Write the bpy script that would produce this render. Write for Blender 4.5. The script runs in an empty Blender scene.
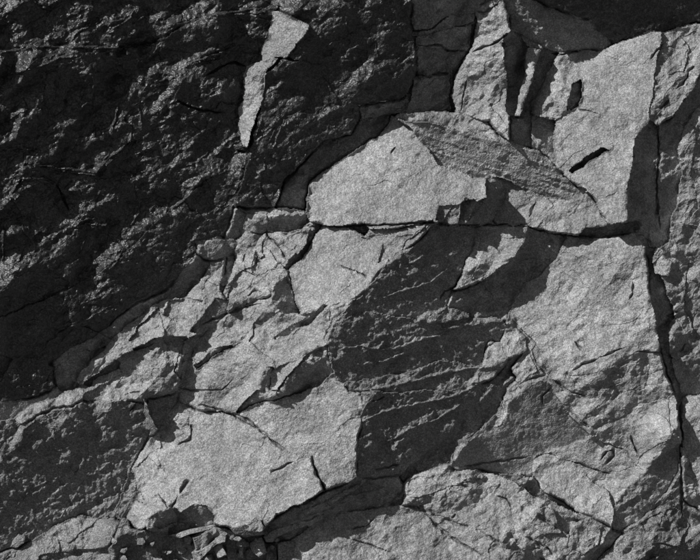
import bpy, bmesh, math, random
import numpy as np
from mathutils import Vector

rng = np.random.default_rng(7)
DEBUG = False
random.seed(7)
scene = bpy.context.scene
C = scene.collection

# ------------------------------------------------------------------ camera
S = 0.008                 # metres per photo pixel on the wall's plane
DIST = 12.0               # camera to wall
ZC = 2.75                 # height of the lens
cam = bpy.data.cameras.new('camera')
cam.sensor_width = 36.0
cam.lens = 36.0 * DIST / (700 * S)
cam.clip_end = 2000
cam_o = bpy.data.objects.new('camera', cam)
cam_o.location = (0, -DIST, ZC)
cam_o.rotation_euler = (math.radians(90), 0, 0)
C.objects.link(cam_o)
scene.camera = cam_o

# ------------------------------------------------------------------ light
LX, LU, LC = -0.66, 0.58, 0.52            # towards the sun: right, up, out of the wall
ln = math.sqrt(LX * LX + LU * LU + LC * LC)
LX, LU, LC = LX / ln, LU / ln, LC / ln
world = bpy.data.worlds.new('World')
scene.world = world
world.use_nodes = True
wn = world.node_tree
wn.nodes.clear()
sky = wn.nodes.new('ShaderNodeTexSky')
sky.sky_type = 'NISHITA'
sky.sun_disc = False
sky.sun_elevation = math.asin(LU)
sky.sun_rotation = math.atan2(LX, -LC)
bw = wn.nodes.new('ShaderNodeSeparateColor')     # black-and-white film behind an orange filter
bg = wn.nodes.new('ShaderNodeBackground')
bg.inputs['Strength'].default_value = 0.05
wo = wn.nodes.new('ShaderNodeOutputWorld')
wn.links.new(sky.outputs[0], bw.inputs[0])
av = wn.nodes.new('ShaderNodeMath')
av.operation = 'MULTIPLY_ADD'
av.inputs[1].default_value = 0.5
hv = wn.nodes.new('ShaderNodeMath')
hv.operation = 'MULTIPLY'
hv.inputs[1].default_value = 0.5
wn.links.new(bw.outputs[0], hv.inputs[0])
wn.links.new(bw.outputs[1], av.inputs[0])
wn.links.new(hv.outputs[0], av.inputs[2])
wn.links.new(av.outputs[0], bg.inputs['Color'])
wn.links.new(bg.outputs[0], wo.inputs['Surface'])
sun = bpy.data.lights.new('sun', 'SUN')
sun.energy = 5.0
sun.angle = math.radians(0.5)
sun.color = (1, 1, 1)
sun_o = bpy.data.objects.new('sun', sun)
sun_o.rotation_euler = Vector((LX, -LC, LU)).to_track_quat('Z', 'Y').to_euler()
sun_o.location = (-8, -8, 9)
C.objects.link(sun_o)
scene.view_settings.view_transform = 'Standard'
scene.view_settings.look = 'None'
scene.view_settings.exposure = -0.12
scene.view_settings.gamma = 1.0

# ------------------------------------------------------------------ materials
def rock_material(name, dark, mid, light, rough, spec, bump, patch):
    m = bpy.data.materials.new(name)
    m.use_nodes = True
    t = m.node_tree
    t.nodes.clear()
    N, K = t.nodes.new, t.links.new
    geo = N('ShaderNodeNewGeometry')
    def noise(scale, detail, rgh=0.6):
        n = N('ShaderNodeTexNoise')
        n.inputs['Scale'].default_value = scale
        n.inputs['Detail'].default_value = detail
        n.inputs['Roughness'].default_value = rgh
        K(geo.outputs['Position'], n.inputs['Vector'])
        return n
    n1 = noise(85, 2, 0.6)                 # crystals
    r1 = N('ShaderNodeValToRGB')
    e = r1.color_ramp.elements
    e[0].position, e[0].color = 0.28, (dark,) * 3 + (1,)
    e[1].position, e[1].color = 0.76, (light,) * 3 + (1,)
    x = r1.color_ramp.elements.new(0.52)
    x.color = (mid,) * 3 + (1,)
    cr = N('ShaderNodeTexVoronoi')          # mineral grains, each of its own tone
    cr.inputs['Scale'].default_value = 125
    K(geo.outputs['Position'], cr.inputs['Vector'])
    sp = N('ShaderNodeSeparateColor')
    K(cr.outputs['Color'], sp.inputs[0])
    mg = N('ShaderNodeMix')
    mg.data_type = 'FLOAT'
    mg.inputs['Factor'].default_value = 0.45
    K(n1.outputs['Fac'], mg.inputs['A'])
    K(sp.outputs[0], mg.inputs['B'])
    K(mg.outputs['Result'], r1.inputs['Fac'])
    n2 = noise(2.3, 6, 0.62)               # weathering patches
    mr = N('ShaderNodeMapRange')
    mr.inputs['From Min'].default_value = 0.3
    mr.inputs['From Max'].default_value = 0.72
    mr.inputs['To Min'].default_value = 1 - patch
    mr.inputs['To Max'].default_value = 1 + patch * 0.6
    K(n2.outputs['Fac'], mr.inputs['Value'])
    n4 = noise(13, 5, 0.65)                # smaller stains
    mr2 = N('ShaderNodeMapRange')
    mr2.inputs['From Min'].default_value = 0.3
    mr2.inputs['From Max'].default_value = 0.7
    mr2.inputs['To Min'].default_value = 1 - patch * 0.9
    mr2.inputs['To Max'].default_value = 1 + patch * 0.7
    K(n4.outputs['Fac'], mr2.inputs['Value'])
    mm = N('ShaderNodeMath')
    mm.operation = 'MULTIPLY'
    K(mr.outputs['Result'], mm.inputs[0])
    K(mr2.outputs['Result'], mm.inputs[1])
    mx = N('ShaderNodeMix')
    mx.data_type = 'RGBA'
    mx.blend_type = 'MULTIPLY'
    mx.inputs['Factor'].default_value = 1
    K(r1.outputs['Color'], mx.inputs['A'])
    K(mm.outputs[0], mx.inputs['B'])
    v = N('ShaderNodeTexVoronoi')
    v.inputs['Scale'].default_value = 75
    K(geo.outputs['Position'], v.inputs['Vector'])
    n3 = noise(120, 1, 0.5)
    ad = N('ShaderNodeMath')
    ad.operation = 'ADD'
    K(v.outputs['Distance'], ad.inputs[0])
    K(n3.outputs['Fac'], ad.inputs[1])
    b = N('ShaderNodeBump')
    b.inputs['Strength'].default_value = bump
    b.inputs['Distance'].default_value = 0.006
    K(ad.outputs[0], b.inputs['Height'])
    p = N('ShaderNodeBsdfPrincipled')
    p.inputs['Roughness'].default_value = rough
    p.inputs['Specular IOR Level'].default_value = spec
    K(mx.outputs['Result'], p.inputs['Base Color'])
    K(b.outputs['Normal'], p.inputs['Normal'])
    o = N('ShaderNodeOutputMaterial')
    K(p.outputs[0], o.inputs['Surface'])
    return m

MAT = {
    'pale': rock_material('pale_granite', 0.185, 0.285, 0.45, 0.72, 0.4, 0.6, 0.34),
    'grey': rock_material('grey_granite', 0.125, 0.20, 0.35, 0.68, 0.4, 0.7, 0.32),
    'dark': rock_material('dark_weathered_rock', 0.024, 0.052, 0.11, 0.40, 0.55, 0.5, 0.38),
    'soil': rock_material('stony_soil', 0.05, 0.08, 0.14, 0.9, 0.2, 0.8, 0.3),
}

# ------------------------------------------------------------------ noise in photo-pixel space
def perlin(X, Y, wl, seed):
    r = np.random.default_rng(seed)
    P = r.permutation(1024).astype(np.int32)
    ang = r.uniform(0, 2 * np.pi, 1024)
    GX, GY = np.cos(ang).astype(np.float32), np.sin(ang).astype(np.float32)
    x, y = X / wl + 500.37, Y / wl + 500.71
    xi, yi = np.floor(x).astype(np.int32), np.floor(y).astype(np.int32)
    fx, fy = (x - xi).astype(np.float32), (y - yi).astype(np.float32)
    u = fx * fx * fx * (fx * (fx * 6 - 15) + 10)
    v = fy * fy * fy * (fy * (fy * 6 - 15) + 10)
    def g(i, j, dx, dy):
        k = P[(P[i & 1023] + j) & 1023]
        return GX[k] * dx + GY[k] * dy
    a = g(xi, yi, fx, fy)
    b = g(xi + 1, yi, fx - 1, fy)
    c = g(xi, yi + 1, fx, fy - 1)
    d = g(xi + 1, yi + 1, fx - 1, fy - 1)
    a += u * (b - a)
    c += u * (d - c)
    return a + v * (c - a)

def fbm(X, Y, wl, octs, seed, gain=0.5):
    h = 0
    amp = 1.0
    for k in range(octs):
        h = h + amp * perlin(X, Y, wl / 2 ** k, seed + 17 * k)
        amp *= gain
    return h

def chips(X, Y, cell, seed, stretch=1.0, ang=0.0, step=0.25, hard=0.0):
    """broken-rock relief: nearest-seed cells, each a randomly tilted plane (unit slope)"""
    r = np.random.default_rng(seed)
    ca, sa = math.cos(ang), math.sin(ang)
    x = (X * ca + Y * sa) / stretch
    y = -X * sa + Y * ca
    x = (x + cell * 0.35 * perlin(X, Y, cell * 0.8, seed + 1) + cell * .12 * perlin(X, Y, cell * .25, seed + 2)) / cell + 300.3
    y = (y + cell * 0.35 * perlin(X, Y, cell * 0.8, seed + 3) + cell * .12 * perlin(X, Y, cell * .25, seed + 4)) / cell + 300.6
    n = 256
    JX, JY = r.uniform(0.1, .9, (n, n)).astype(np.float32), r.uniform(0.1, .9, (n, n)).astype(np.float32)
    TX, TY = r.normal(0, 1, (n, n)).astype(np.float32), r.normal(0, 1, (n, n)).astype(np.float32)
    TX, TY = np.clip(TX, -1.2, 1.2), np.clip(TY, -1.2, 1.2)
    TO = r.normal(0, step, (n, n)).astype(np.float32)
    xi, yi = np.floor(x).astype(np.int32), np.floor(y).astype(np.int32)
    best = np.full(X.shape, 1e9, np.float32)
    out = np.zeros(X.shape, np.float32)
    env = np.full(X.shape, -9, np.float32)
    for dj in (-1, 0, 1):
        for di in (-1, 0, 1):
            i, j = (xi + di) % n, (yi + dj) % n
            dx = (x - (xi + di) - JX[j, i]).astype(np.float32)
            dy = (y - (yi + dj) - JY[j, i]).astype(np.float32)
            d = dx * dx + dy * dy
            k = d < best
            best = np.where(k, d, best)
            out = np.where(k, TX[j, i] * dx + TY[j, i] * dy + TO[j, i], out)
            env = np.maximum(env, TX[j, i] * dx + TY[j, i] * dy + TO[j, i] - 0.9 * d)
    return (env * (1 - hard) + out * hard) * cell

def facets(X, Y, cell, seed, stretch=1.0, ang=0.0, warp=0.3):
    """angular relief: random heights on a skewed lattice joined by flat triangles (sharp creases, no round lumps)"""
    r = np.random.default_rng(seed)
    ca, sa = math.cos(ang), math.sin(ang)
    wx_ = X + cell * warp * (perlin(X, Y, cell * 1.3, seed + 1) + .5 * perlin(X, Y, cell * .5, seed + 5))
    wy_ = Y + cell * warp * (perlin(X, Y, cell * 1.3, seed + 2) + .5 * perlin(X, Y, cell * .5, seed + 6))
    u = (wx_ * ca + wy_ * sa) / (cell * stretch) + 300.3
    v = (-wx_ * sa + wy_ * ca) / cell + 300.6
    k = (u + v) * 0.3660254
    i_, j_ = u + k, v + k
    i0, j0 = np.floor(i_).astype(np.int32), np.floor(j_).astype(np.int32)
    fi, fj = (i_ - i0).astype(np.float32), (j_ - j0).astype(np.float32)
    T = (r.normal(0, 1, (512, 512)) * r.uniform(.3, 1.3, (512, 512))).astype(np.float32)
    g = lambda a, b: T[a & 511, b & 511]
    h00, h11 = g(i0, j0), g(i0 + 1, j0 + 1)
    up = fi > fj
    hm = np.where(up, g(i0 + 1, j0), g(i0, j0 + 1))
    hi, lo = np.maximum(fi, fj), np.minimum(fi, fj)
    return (h00 * (1 - hi) + hm * (hi - lo) + h11 * lo) * cell * 0.45

# ------------------------------------------------------------------ the rock face: blocks and their broken faces
# n = tilt of a face (right, up) against straight out of the wall
NRM = {'B': (-.28, .36), 'b': (-.18, .22), 'M': (-.05, .06), 'G': (.13, -.14), 'g': (.20, -.22),
       'D': (.30, -.32), 'K': (.42, -.46)}
# relief: chips 44 px, chips 15 px, chips 6 px, grain, striation
REL = {'smooth': (.10, .10, .14, .9, 0, 0), 'med': (.20, .22, .24, 1.0, 0, 0), 'rough': (.36, .40, .36, 1.0, 0, 0),
       'rug': (.46, .54, .50, 1.0, 0, 0), 'flat': (.04, .05, .08, .7, 0, 0), 'stria': (.05, .06, .08, .7, .50, 0),
       'streak': (.10, .16, .26, .9, 0, .34), 'crag': (.30, .42, .34, 1.3, 0, .40),
       'fold': (.26, .30, .32, 1.2, 0, .24), 'graze': (.06, .10, .26, 2.0, 0, .34), 'fine': (.05, .08, .20, 1.9, 0, .12)}
BLOCKS = []     # (key, name, label, category, group)
FACES = []      # (block index, part name, polygon, tilt, relief, material, up)
GRAZE = set()
def grazing(x):
    """lean of a face the sun meets at sine x"""
    h = math.hypot(LX, LU)
    GRAZE.add(len(FACES))
    return ((x - LC) / h * LX / h, (x - LC) / h * LU / h)
def block(key, name, label, cat='rock', group=None):
    BLOCKS.append((key, name, label, cat, group))
def face(name, pts, n, rel='med', mat='pale', up=0.0, lab=None):
    p = [float(v) for v in pts.split()]
    poly = list(zip(p[0::2], p[1::2]))
    FACES.append((len(BLOCKS) - 1, name, poly, NRM[n] if isinstance(n, str) else (grazing(n) if isinstance(n, float) else n), REL[rel], mat, up, lab))

block('recess', 'recessed_rock', 'stepped grey rock set back in shade just right of the dark wall', 'rock')
face('back_face', '400 -110 520 -110 500 2 478 15 475 42 455 75 452 112 400 112 365 122 350 135 322 143 300 165 283 180 276 208 310 212 312 178 340 160 378 138 392 112 400 90', (.30, -.30), 'rough', 'pale', -12)
face('ledge', '357 108 405 97 418 108 388 114 364 119', (.26,-.26), 'rough', 'pale', -6)
face('overhang', '411 31 432 27 452 15 478 13 474 24 445 30 412 36', 'K', 'med', 'pale', -8)
face('step_face', '414 36 472 26 470 50 440 50 415 46', (.30, -.30), 'rough', 'pale', -6)
face('step_face', '415 76 452 74 450 112 404 110 412 96', (.30, -.30), 'rough', 'pale', -6)
face('upper_shelf', '410 -110 500 -110 478 14 452 14 430 26 411 29', (.30, -.30), 'rough', 'pale', -5)

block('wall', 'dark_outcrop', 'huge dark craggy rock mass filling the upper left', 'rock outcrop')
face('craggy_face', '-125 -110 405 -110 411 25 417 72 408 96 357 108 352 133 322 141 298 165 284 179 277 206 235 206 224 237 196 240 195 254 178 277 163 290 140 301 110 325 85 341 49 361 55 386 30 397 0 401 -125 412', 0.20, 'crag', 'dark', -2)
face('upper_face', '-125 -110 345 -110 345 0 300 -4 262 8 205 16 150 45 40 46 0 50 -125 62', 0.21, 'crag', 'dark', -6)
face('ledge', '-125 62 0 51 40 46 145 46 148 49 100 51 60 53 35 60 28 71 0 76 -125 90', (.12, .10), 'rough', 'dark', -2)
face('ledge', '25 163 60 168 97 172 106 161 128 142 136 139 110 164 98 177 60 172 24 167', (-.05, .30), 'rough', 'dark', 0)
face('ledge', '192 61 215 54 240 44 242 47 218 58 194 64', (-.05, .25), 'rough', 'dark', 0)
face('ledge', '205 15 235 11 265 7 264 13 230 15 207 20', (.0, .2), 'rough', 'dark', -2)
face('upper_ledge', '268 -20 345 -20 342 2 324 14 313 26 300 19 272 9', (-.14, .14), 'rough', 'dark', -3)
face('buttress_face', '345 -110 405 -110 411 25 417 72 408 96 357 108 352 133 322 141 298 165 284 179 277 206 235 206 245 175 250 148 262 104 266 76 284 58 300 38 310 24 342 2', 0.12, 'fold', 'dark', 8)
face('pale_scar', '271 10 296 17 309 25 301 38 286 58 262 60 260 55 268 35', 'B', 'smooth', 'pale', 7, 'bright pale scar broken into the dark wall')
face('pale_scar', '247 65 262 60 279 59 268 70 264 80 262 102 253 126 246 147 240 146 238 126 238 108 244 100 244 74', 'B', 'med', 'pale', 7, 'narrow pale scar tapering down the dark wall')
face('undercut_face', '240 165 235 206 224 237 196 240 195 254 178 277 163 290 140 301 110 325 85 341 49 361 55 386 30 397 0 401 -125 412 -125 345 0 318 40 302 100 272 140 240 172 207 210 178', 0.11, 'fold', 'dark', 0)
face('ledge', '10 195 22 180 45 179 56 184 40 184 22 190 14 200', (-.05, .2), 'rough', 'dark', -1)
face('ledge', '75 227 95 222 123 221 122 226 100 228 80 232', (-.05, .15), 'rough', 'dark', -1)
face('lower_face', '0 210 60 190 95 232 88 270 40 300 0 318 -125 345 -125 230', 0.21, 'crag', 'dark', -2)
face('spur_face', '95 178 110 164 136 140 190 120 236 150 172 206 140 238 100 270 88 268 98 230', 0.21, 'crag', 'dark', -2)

block('tooth', 'pointed_rock', 'bright pointed rock rising to the top edge left of the smooth grey ramp', 'rock')
face('front_face', '500 -4 505 5 509 28 500 42 506 75 507 115 512 130 506 141 490 120 470 115 456 110 452 96 463 60 473 45 478 20 475 12', 'B', 'rough', 'pale', 13)
face('shaded_side', '501 43 526 47 527 76 515 119 507 112 506 76', (.48, -.20), 'smooth', 'pale', -4)
face('overhang', '503 36 524 29 535 40 528 47 504 47', 'K', 'med', 'pale', -4)
face('sliver', '527 47 541 50 534 68 522 114 514 121 520 95', 'B', 'med', 'pale', 17)
face('shaded_strip', '541 50 558 52 536 95 524 118 519 118 530 90', 'D', 'med', 'pale', -4)
face('lip', '520 34 540 47 527 46', 'B', 'med', 'pale', 2)

block('ramp', 'sloping_rock', 'smooth dark grey sloping slab at the top right above the lit pillar', 'rock slab')
face('sloping_face', '502 -30 530 -8 560 11 590 20 612 42 604 48 575 53 555 49 535 39 515 33 509 26 505 4', 0.15, 'fine', 'pale', -2)
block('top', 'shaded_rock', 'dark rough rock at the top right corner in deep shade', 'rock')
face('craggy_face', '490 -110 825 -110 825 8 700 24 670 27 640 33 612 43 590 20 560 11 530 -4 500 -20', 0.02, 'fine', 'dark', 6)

block('pillar', 'tall_rock', 'tall bright rounded rock face at upper right with a slanting gash', 'rock')
face('front_face', '583 85 588 69 601 55 622 42 652 31 663 38 658 55 652 76 650 102 645 128 634 138 631 170 627 180 626 226 608 226 585 192 555 172 553 155 555 120 580 108', (-.26, .24), 'smooth', 'pale', 14)
face('left_face', '560 55 590 50 601 53 587 70 581 84 578 106 566 111 555 121 535 115 530 104 541 86 555 62', (-.12, .10), 'rough', 'pale', 9)
face('notch', '573 84 581 80 580 107 567 110', 'D', 'med', 'pale', -4)
face('lower_left_face', '532 118 554 121 555 152 549 167 536 161 531 135', 'G', 'rough', 'pale', -2)
face('shaded_gap', '509 119 530 118 532 160 520 156 508 140', 'D', 'med', 'pale', -6)
face('gash', '570 171 583 158 604 148 610 150 590 161 574 173', 'K', 'med', 'pale', -5)
face('broken_side', '663 37 680 30 700 25 825 8 825 62 700 72 695 86 680 106 668 119 656 126 650 112 656 76', (-.10, .08), 'rough', 'pale', 10)
face('shaded_side', '627 181 631 170 634 139 652 122 658 128 658 238 640 234 627 226', (.50, -.20), 'smooth', 'pale', -3)
face('facet', '664 44 680 36 690 50 684 70 668 76 660 64', (-.22, .18), 'rough', 'pale', 11)
face('facet', '684 72 694 66 690 86 676 104 664 112 662 96', (.10, -.05), 'rough', 'pale', 8)
face('facet', '592 112 620 108 636 118 632 140 604 146 584 156 566 160 562 140', (-.20, .20), 'smooth', 'pale', 14)


block('right', 'broken_rock', 'grey broken rock along the right edge below the upper pillar', 'rock')
face('upper_face', '700 104 825 82 825 260 700 250 690 225 672 222 678 200 682 178 678 150 686 126', (.06, -.02), 'rough', 'pale', 3)
face('middle_face', '690 225 825 260 825 350 700 346 672 364 672 354 685 330 673 310 672 300 662 280 651 274 651 262 664 252 672 240 672 222', 0.20, 'rough', 'pale', 2)
face('chipped_corner', '664 318 678 322 687 338 680 350 671 358 666 340', (.1, .1), 'rug', 'pale', 1)
face('undercut_face', '672 364 700 346 825 350 825 388 700 391 683 396 676 380', 0.02, 'graze', 'pale', -4)
face('shaded_side', '658 128 668 119 680 107 696 86 700 74 825 64 825 80 700 103 686 125 678 150 682 175 676 196 672 216 671 243 655 243', (.46, -.26), 'smooth', 'pale', -6)
face('shaded_side', '641 237 652 262 664 285 672 306 667 330 670 352 676 380 681 398 678 412 672 390 662 353 655 320 648 270 645 245', 'K', 'med', 'pale', -9)
face('facet', '700 122 825 118 825 190 712 196 690 176', (.06, .0), 'rug', 'pale', 2)
face('facet', '652 264 664 254 672 262 668 278 654 274', (-.2, .2), 'med', 'pale', 3)
face('facet', '688 262 720 258 740 320 700 340 684 310', (.06, .0), 'rough', 'pale', 3)


block('slab', 'capping_rock', 'long capping slab with bright edge and grey sloping top in the middle', 'rock slab')
face('front_face', '310 181 340 160 378 137 392 116 410 128 422 145 436 162 470 177 487 180 486 196 470 200 458 215 436 222 415 222 365 226 330 223 306 213 306 200', (-.24, .36), 'smooth', 'pale', 10)
face('sloping_top', '394 116 440 125 465 128 485 135 505 141 540 151 562 173 587 191 575 198 545 198 505 178 470 176 440 163 425 146 412 128', 0.17, 'stria', 'pale', 7)
face('crumbled_rim', '390 116 400 112 450 112 456 112 470 118 488 122 505 142 485 136 465 129 440 125 404 119', (.0, .1), 'rough', 'pale', 3)
face('right_front_face', '506 179 545 199 575 199 588 192 608 222 626 227 640 232 612 233 580 235 545 230 525 225 498 225 505 205', (-.22, .20), 'med', 'pale', 5)
face('shaded_step', '487 179 506 179 504 197 491 206 484 224 467 223 475 206 487 196', (.50, -.20), 'smooth', 'pale', -2)
face('chip', '460 203 473 198 468 222 458 222', 'B', 'med', 'pale', 3)
face('dull_patch', '440 205 459 204 457 222 436 221', 'G', 'rough', 'pale', 3)
face('slot', '578 235 585 227 602 225 640 222 639 229 620 235 602 239 590 237', 'K', 'med', 'pale', -10)
face('slot', '346 225 365 225 364 235 348 235', 'K', 'med', 'pale', -6)

block('arm', 'rock_block', 'bright sloping rock directly beneath the capping slab', 'rock')
face('front_face', '318 232 345 226 365 236 432 224 420 241 400 251 386 262 372 281 356 298 330 306 305 319 296 300 288 270 300 256', (-.22, .34), 'smooth', 'pale', 3)
face('thin_edge', '434 221 428 232 410 245 385 262 402 242 415 236', (-.34, .3), 'med', 'pale', 2)
face('dull_face', '360 236 415 234 402 243 392 256 376 262 384 244', (-.02, .0), 'med', 'pale', 2)

block('knuckle', 'knobby_rock', 'chipped lit block stepping out beneath the shadowed recess, left of centre', 'rock')
face('front_face', '244 236 262 232 285 233 312 226 318 232 300 256 287 272 288 284 262 296 240 302 224 312 216 300 226 265 236 246', (-.22, .34), 'rough', 'pale', 4)
face('shaded_side', '233 207 246 210 240 234 226 238', 'D', 'smooth', 'pale', 0)
face('top_chip', '246 211 270 213 266 228 254 233 243 234', (-.14, .14), 'rough', 'pale', 3)
face('top_edge', '234 206 305 211 306 215 246 212', (-.2, .3), 'med', 'pale', 3)
face('shaded_inset', '272 214 306 214 301 228 272 230', 'D', 'smooth', 'pale', -2)
face('shaded_joint', '319 227 316 236 302 256 288 270 284 268 298 248 306 236', 'K', 'med', 'pale', -5)
face('nose', '195 241 220 237 236 243 228 256 217 266 205 259 197 251', (.14, -.02), 'rough', 'pale', 2)
face('cavity', '228 250 236 246 232 275 222 296 218 284', 'D', 'rough', 'pale', -3)
face('cavity', '256 250 262 262 260 276 252 274', 'G', 'rough', 'pale', 0)
face('facet', '258 238 272 234 288 250 286 268 276 258', (-.10, .10), 'med', 'pale', 2)
face('facet', '238 270 256 276 252 290 234 298 226 300', (-.02, .0), 'rough', 'pale', 1)
face('facet', '288 234 312 228 306 244 296 254', (-.30, .34), 'med', 'pale', 5)

block('ridge', 'descending_ridge', 'long lit ridge of rock descending left below the dark wall', 'rock ridge')
face('shaded_shelf', '160 293 178 279 195 255 211 263 200 283 186 297 166 299 150 306 130 323 110 341 90 351 60 363 48 364 60 355 85 341 110 325 140 301', (.24, -.24), 'flat', 'pale', -2)
face('crest_face', '106 348 130 324 166 298 186 296 200 282 211 263 226 258 220 288 228 300 214 320 198 332 188 336 168 336 138 347 112 354 94 376 84 381 88 368', (-.16, .24), 'rough', 'pale', 5)
face('shaded_face', '216 298 230 300 226 314 202 334 190 331', 'g', 'med', 'pale', -1)
face('lower_face', '78 388 92 382 112 374 122 364 136 350 170 340 190 338 186 356 178 376 172 396 166 416 156 406 142 401 112 400 94 411', (.08, -.02), 'rough', 'pale', 0)
face('joint', '134 348 150 341 166 336 190 335 172 341 154 343 138 350', 'K', 'med', 'pale', -4)
face('hollow', '56 361 90 351 106 346 90 358 82 369 76 385 62 390 55 376', 'D', 'rough', 'pale', -6)
face('bright_chip', '81 370 88 367 84 380 76 382', 'B', 'med', 'pale', 3)
face('hollow', '84 380 96 374 120 364 121 368 106 380 90 388', 'K', 'med', 'pale', -6)
face('lit_rim', '14 421 33 404 60 400 66 391 76 389 86 384 96 386 72 404 42 411 22 424', (-.22, .22), 'rough', 'pale', 2)
face('shaded_shelf', '-125 414 0 402 30 398 57 388 62 393 34 404 12 418 -125 440', (.28, -.14), 'flat', 'pale', -3)
face('facet', '168 300 186 297 204 300 196 314 178 322 164 316', (-.04, .04), 'rough', 'pale', 1)
face('facet', '138 326 160 308 164 318 150 332 128 342', (-.26, .24), 'med', 'pale', 2)
face('facet', '120 368 140 352 166 346 160 366 140 380', (.16, -.10), 'rough', 'pale', 0)
face('joint', '182 336 190 340 186 362 178 378 174 372 180 354', 'K', 'rough', 'pale', -4)
face('lit_edge', '92 380 120 369 122 374 104 384 90 392', (-.16, .16), 'rough', 'pale', 2)

block('lowleft', 'smooth_rock', 'broad dark smooth rock face at the lower left', 'rock')
face('smooth_face', '-125 440 12 419 22 424 42 412 72 405 100 401 140 402 147 404 141 440 133 470 138 490 122 519 108 517 80 515 50 530 20 546 0 549 -125 562', 0.10, 'graze', 'grey', 0)
face('textured_face', '24 426 42 412 72 405 110 400 108 425 96 446 76 470 50 462 30 450', 0.17, 'crag', 'grey', 1)
face('smooth_strip', '150 430 146 440 134 470 138 490 120 518 114 512 128 478 140 442', (.24, -.30), 'flat', 'grey', 0)
face('lit_rim', '9 451 16 428 38 418 24 430 19 446 10 455', (-.05, .15), 'rough', 'grey', 2)
face('sliver', '142 397 150 412 158 430 153 436 147 420', 'B', 'med', 'grey', 10)
face('shaded_notch', '145 398 178 393 170 420 160 431 150 411', 'g', 'med', 'grey', -1)

block('middle', 'cracked_rock', 'lit slab crossed by slanting dark cracks, just left of centre', 'rock slab')
face('upper_face', '196 340 230 311 262 297 288 285 300 316 330 306 356 299 332 320 306 322 276 337 250 338 214 352 194 366', (-.16, .14), 'rough', 'pale', 1)
face('lower_face', '194 366 214 352 250 338 276 337 306 322 332 320 325 330 332 341 302 358 290 362 272 366 262 368 255 390 236 411 200 409 178 400 182 376 188 356', (-.24, .24), 'med', 'pale', 3)
face('joint', '274 338 288 327 308 319 324 304 328 306 310 323 290 334 276 340', 'K', 'med', 'pale', -5)
face('joint', '194 366 214 350 232 344 233 347 216 355 196 369', 'K', 'med', 'pale', -3)
face('shaded_chip', '186 340 200 334 198 346 186 364 178 376 184 354', 'g', 'rug', 'pale', -2)
face('hollow', '236 411 255 389 276 391 282 384 304 360 331 344 346 332 350 350 331 373 318 385 300 393 262 400', (.40, -.32), 'rough', 'pale', -5)
face('shaded_face', '256 389 262 369 272 366 269 388', 'D', 'med', 'pale', 0)
face('bright_chip', '270 386 271 373 290 363 304 358 286 376 278 389', 'B', 'med', 'pale', 2)
face('dull_patch', '268 284 285 276 294 298 300 315 280 312 272 300', 'g', 'rug', 'pale', 0)

block('plateleft', 'rock_plate', 'largest bright granular slab at lower centre left above the rubble', 'rock slab')
face('front_face', '164 418 178 401 200 410 233 412 260 432 285 452 312 458 325 492 290 506 266 526 262 532 240 529 215 522 200 512 180 516 166 506 158 492 146 506 138 490 133 472 140 450 152 437 160 430', (-.20, .32), 'smooth', 'pale', 3)
face('undercut_edge', '166 504 180 512 196 505 207 508 215 518 205 528 185 532 165 526', 'K', 'med', 'pale', -7)
face('facet', '150 440 164 420 178 403 190 412 188 430 172 444 158 452', (-.14, .14), 'rough', 'pale', 2)
face('facet', '134 472 146 456 162 470 160 488 146 502 139 490', (-.32, .28), 'med', 'pale', 3)
block('plateright', 'fan_shaped_rock', 'bright fan-shaped slab right of the largest lit slab, split off by a crack', 'rock slab')
face('front_face', '235 412 275 400 301 393 318 385 331 373 346 385 361 396 362 412 358 440 356 466 346 481 325 492 312 458 285 452 260 432', (-.08, .16), 'smooth', 'pale', 3)

block('band', 'undercut_ledge', 'dark undercut ledge below the fan-shaped slab', 'rock')
face('undercut_face', '262 532 290 508 325 492 346 482 400 476 406 500 370 507 342 512 312 520 290 540 266 542', (.46, -.40), 'med', 'pale', -6)
face('flake', '262 537 290 524 325 514 322 519 296 528 268 545', (.0, .12), 'rough', 'pale', 3)
face('flake', '300 510 330 500 356 484 360 487 334 503 304 514', (.15, .05), 'rough', 'pale', 0)

block('core', 'dark_rock', 'large dark rough rock face in the centre between the bright slabs', 'rock')
face('upper_face', '433 225 470 226 476 228 471 255 462 272 450 293 430 319 400 321 370 312 340 320 332 322 356 299 372 281 386 263 402 250 420 241', 0.03, 'graze', 'grey', 0)
face('middle_face', '332 322 370 312 420 320 500 322 511 331 490 346 480 366 430 365 360 381 336 378 330 360 325 336', 0.03, 'graze', 'grey', 1)
face('nose', '417 321 424 313 440 311 456 310 470 313 446 322', (.10, .0), 'rough', 'grey', 5)
face('lit_ledge', '440 327 462 322 495 317 503 320 470 324 444 330', (.0, .1), 'rough', 'grey', 3)
face('grazed_band', '346 382 400 375 440 362 486 366 476 382 460 392 430 390 400 396 375 391 350 391', 0.16, 'graze', 'grey', 2)
face('lower_face', '372 391 430 391 470 389 496 380 470 411 440 440 410 466 400 478 376 456 365 436 358 440 362 411', 0.05, 'graze', 'grey', 1)
face('rounded_scar', '358 440 370 433 385 445 396 474 376 476 355 471', 0.03, 'graze', 'grey', 1)
face('small_chip', '361 394 372 391 375 396 362 410', (-.1, .1), 'med', 'grey', 2)
face('groove_face', '525 353 522 374 506 386 496 411 472 436 456 450 430 458 402 482 398 478 410 466 440 440 470 411 496 380 510 360', (.50, -.40), 'med', 'grey', -7)

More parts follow.
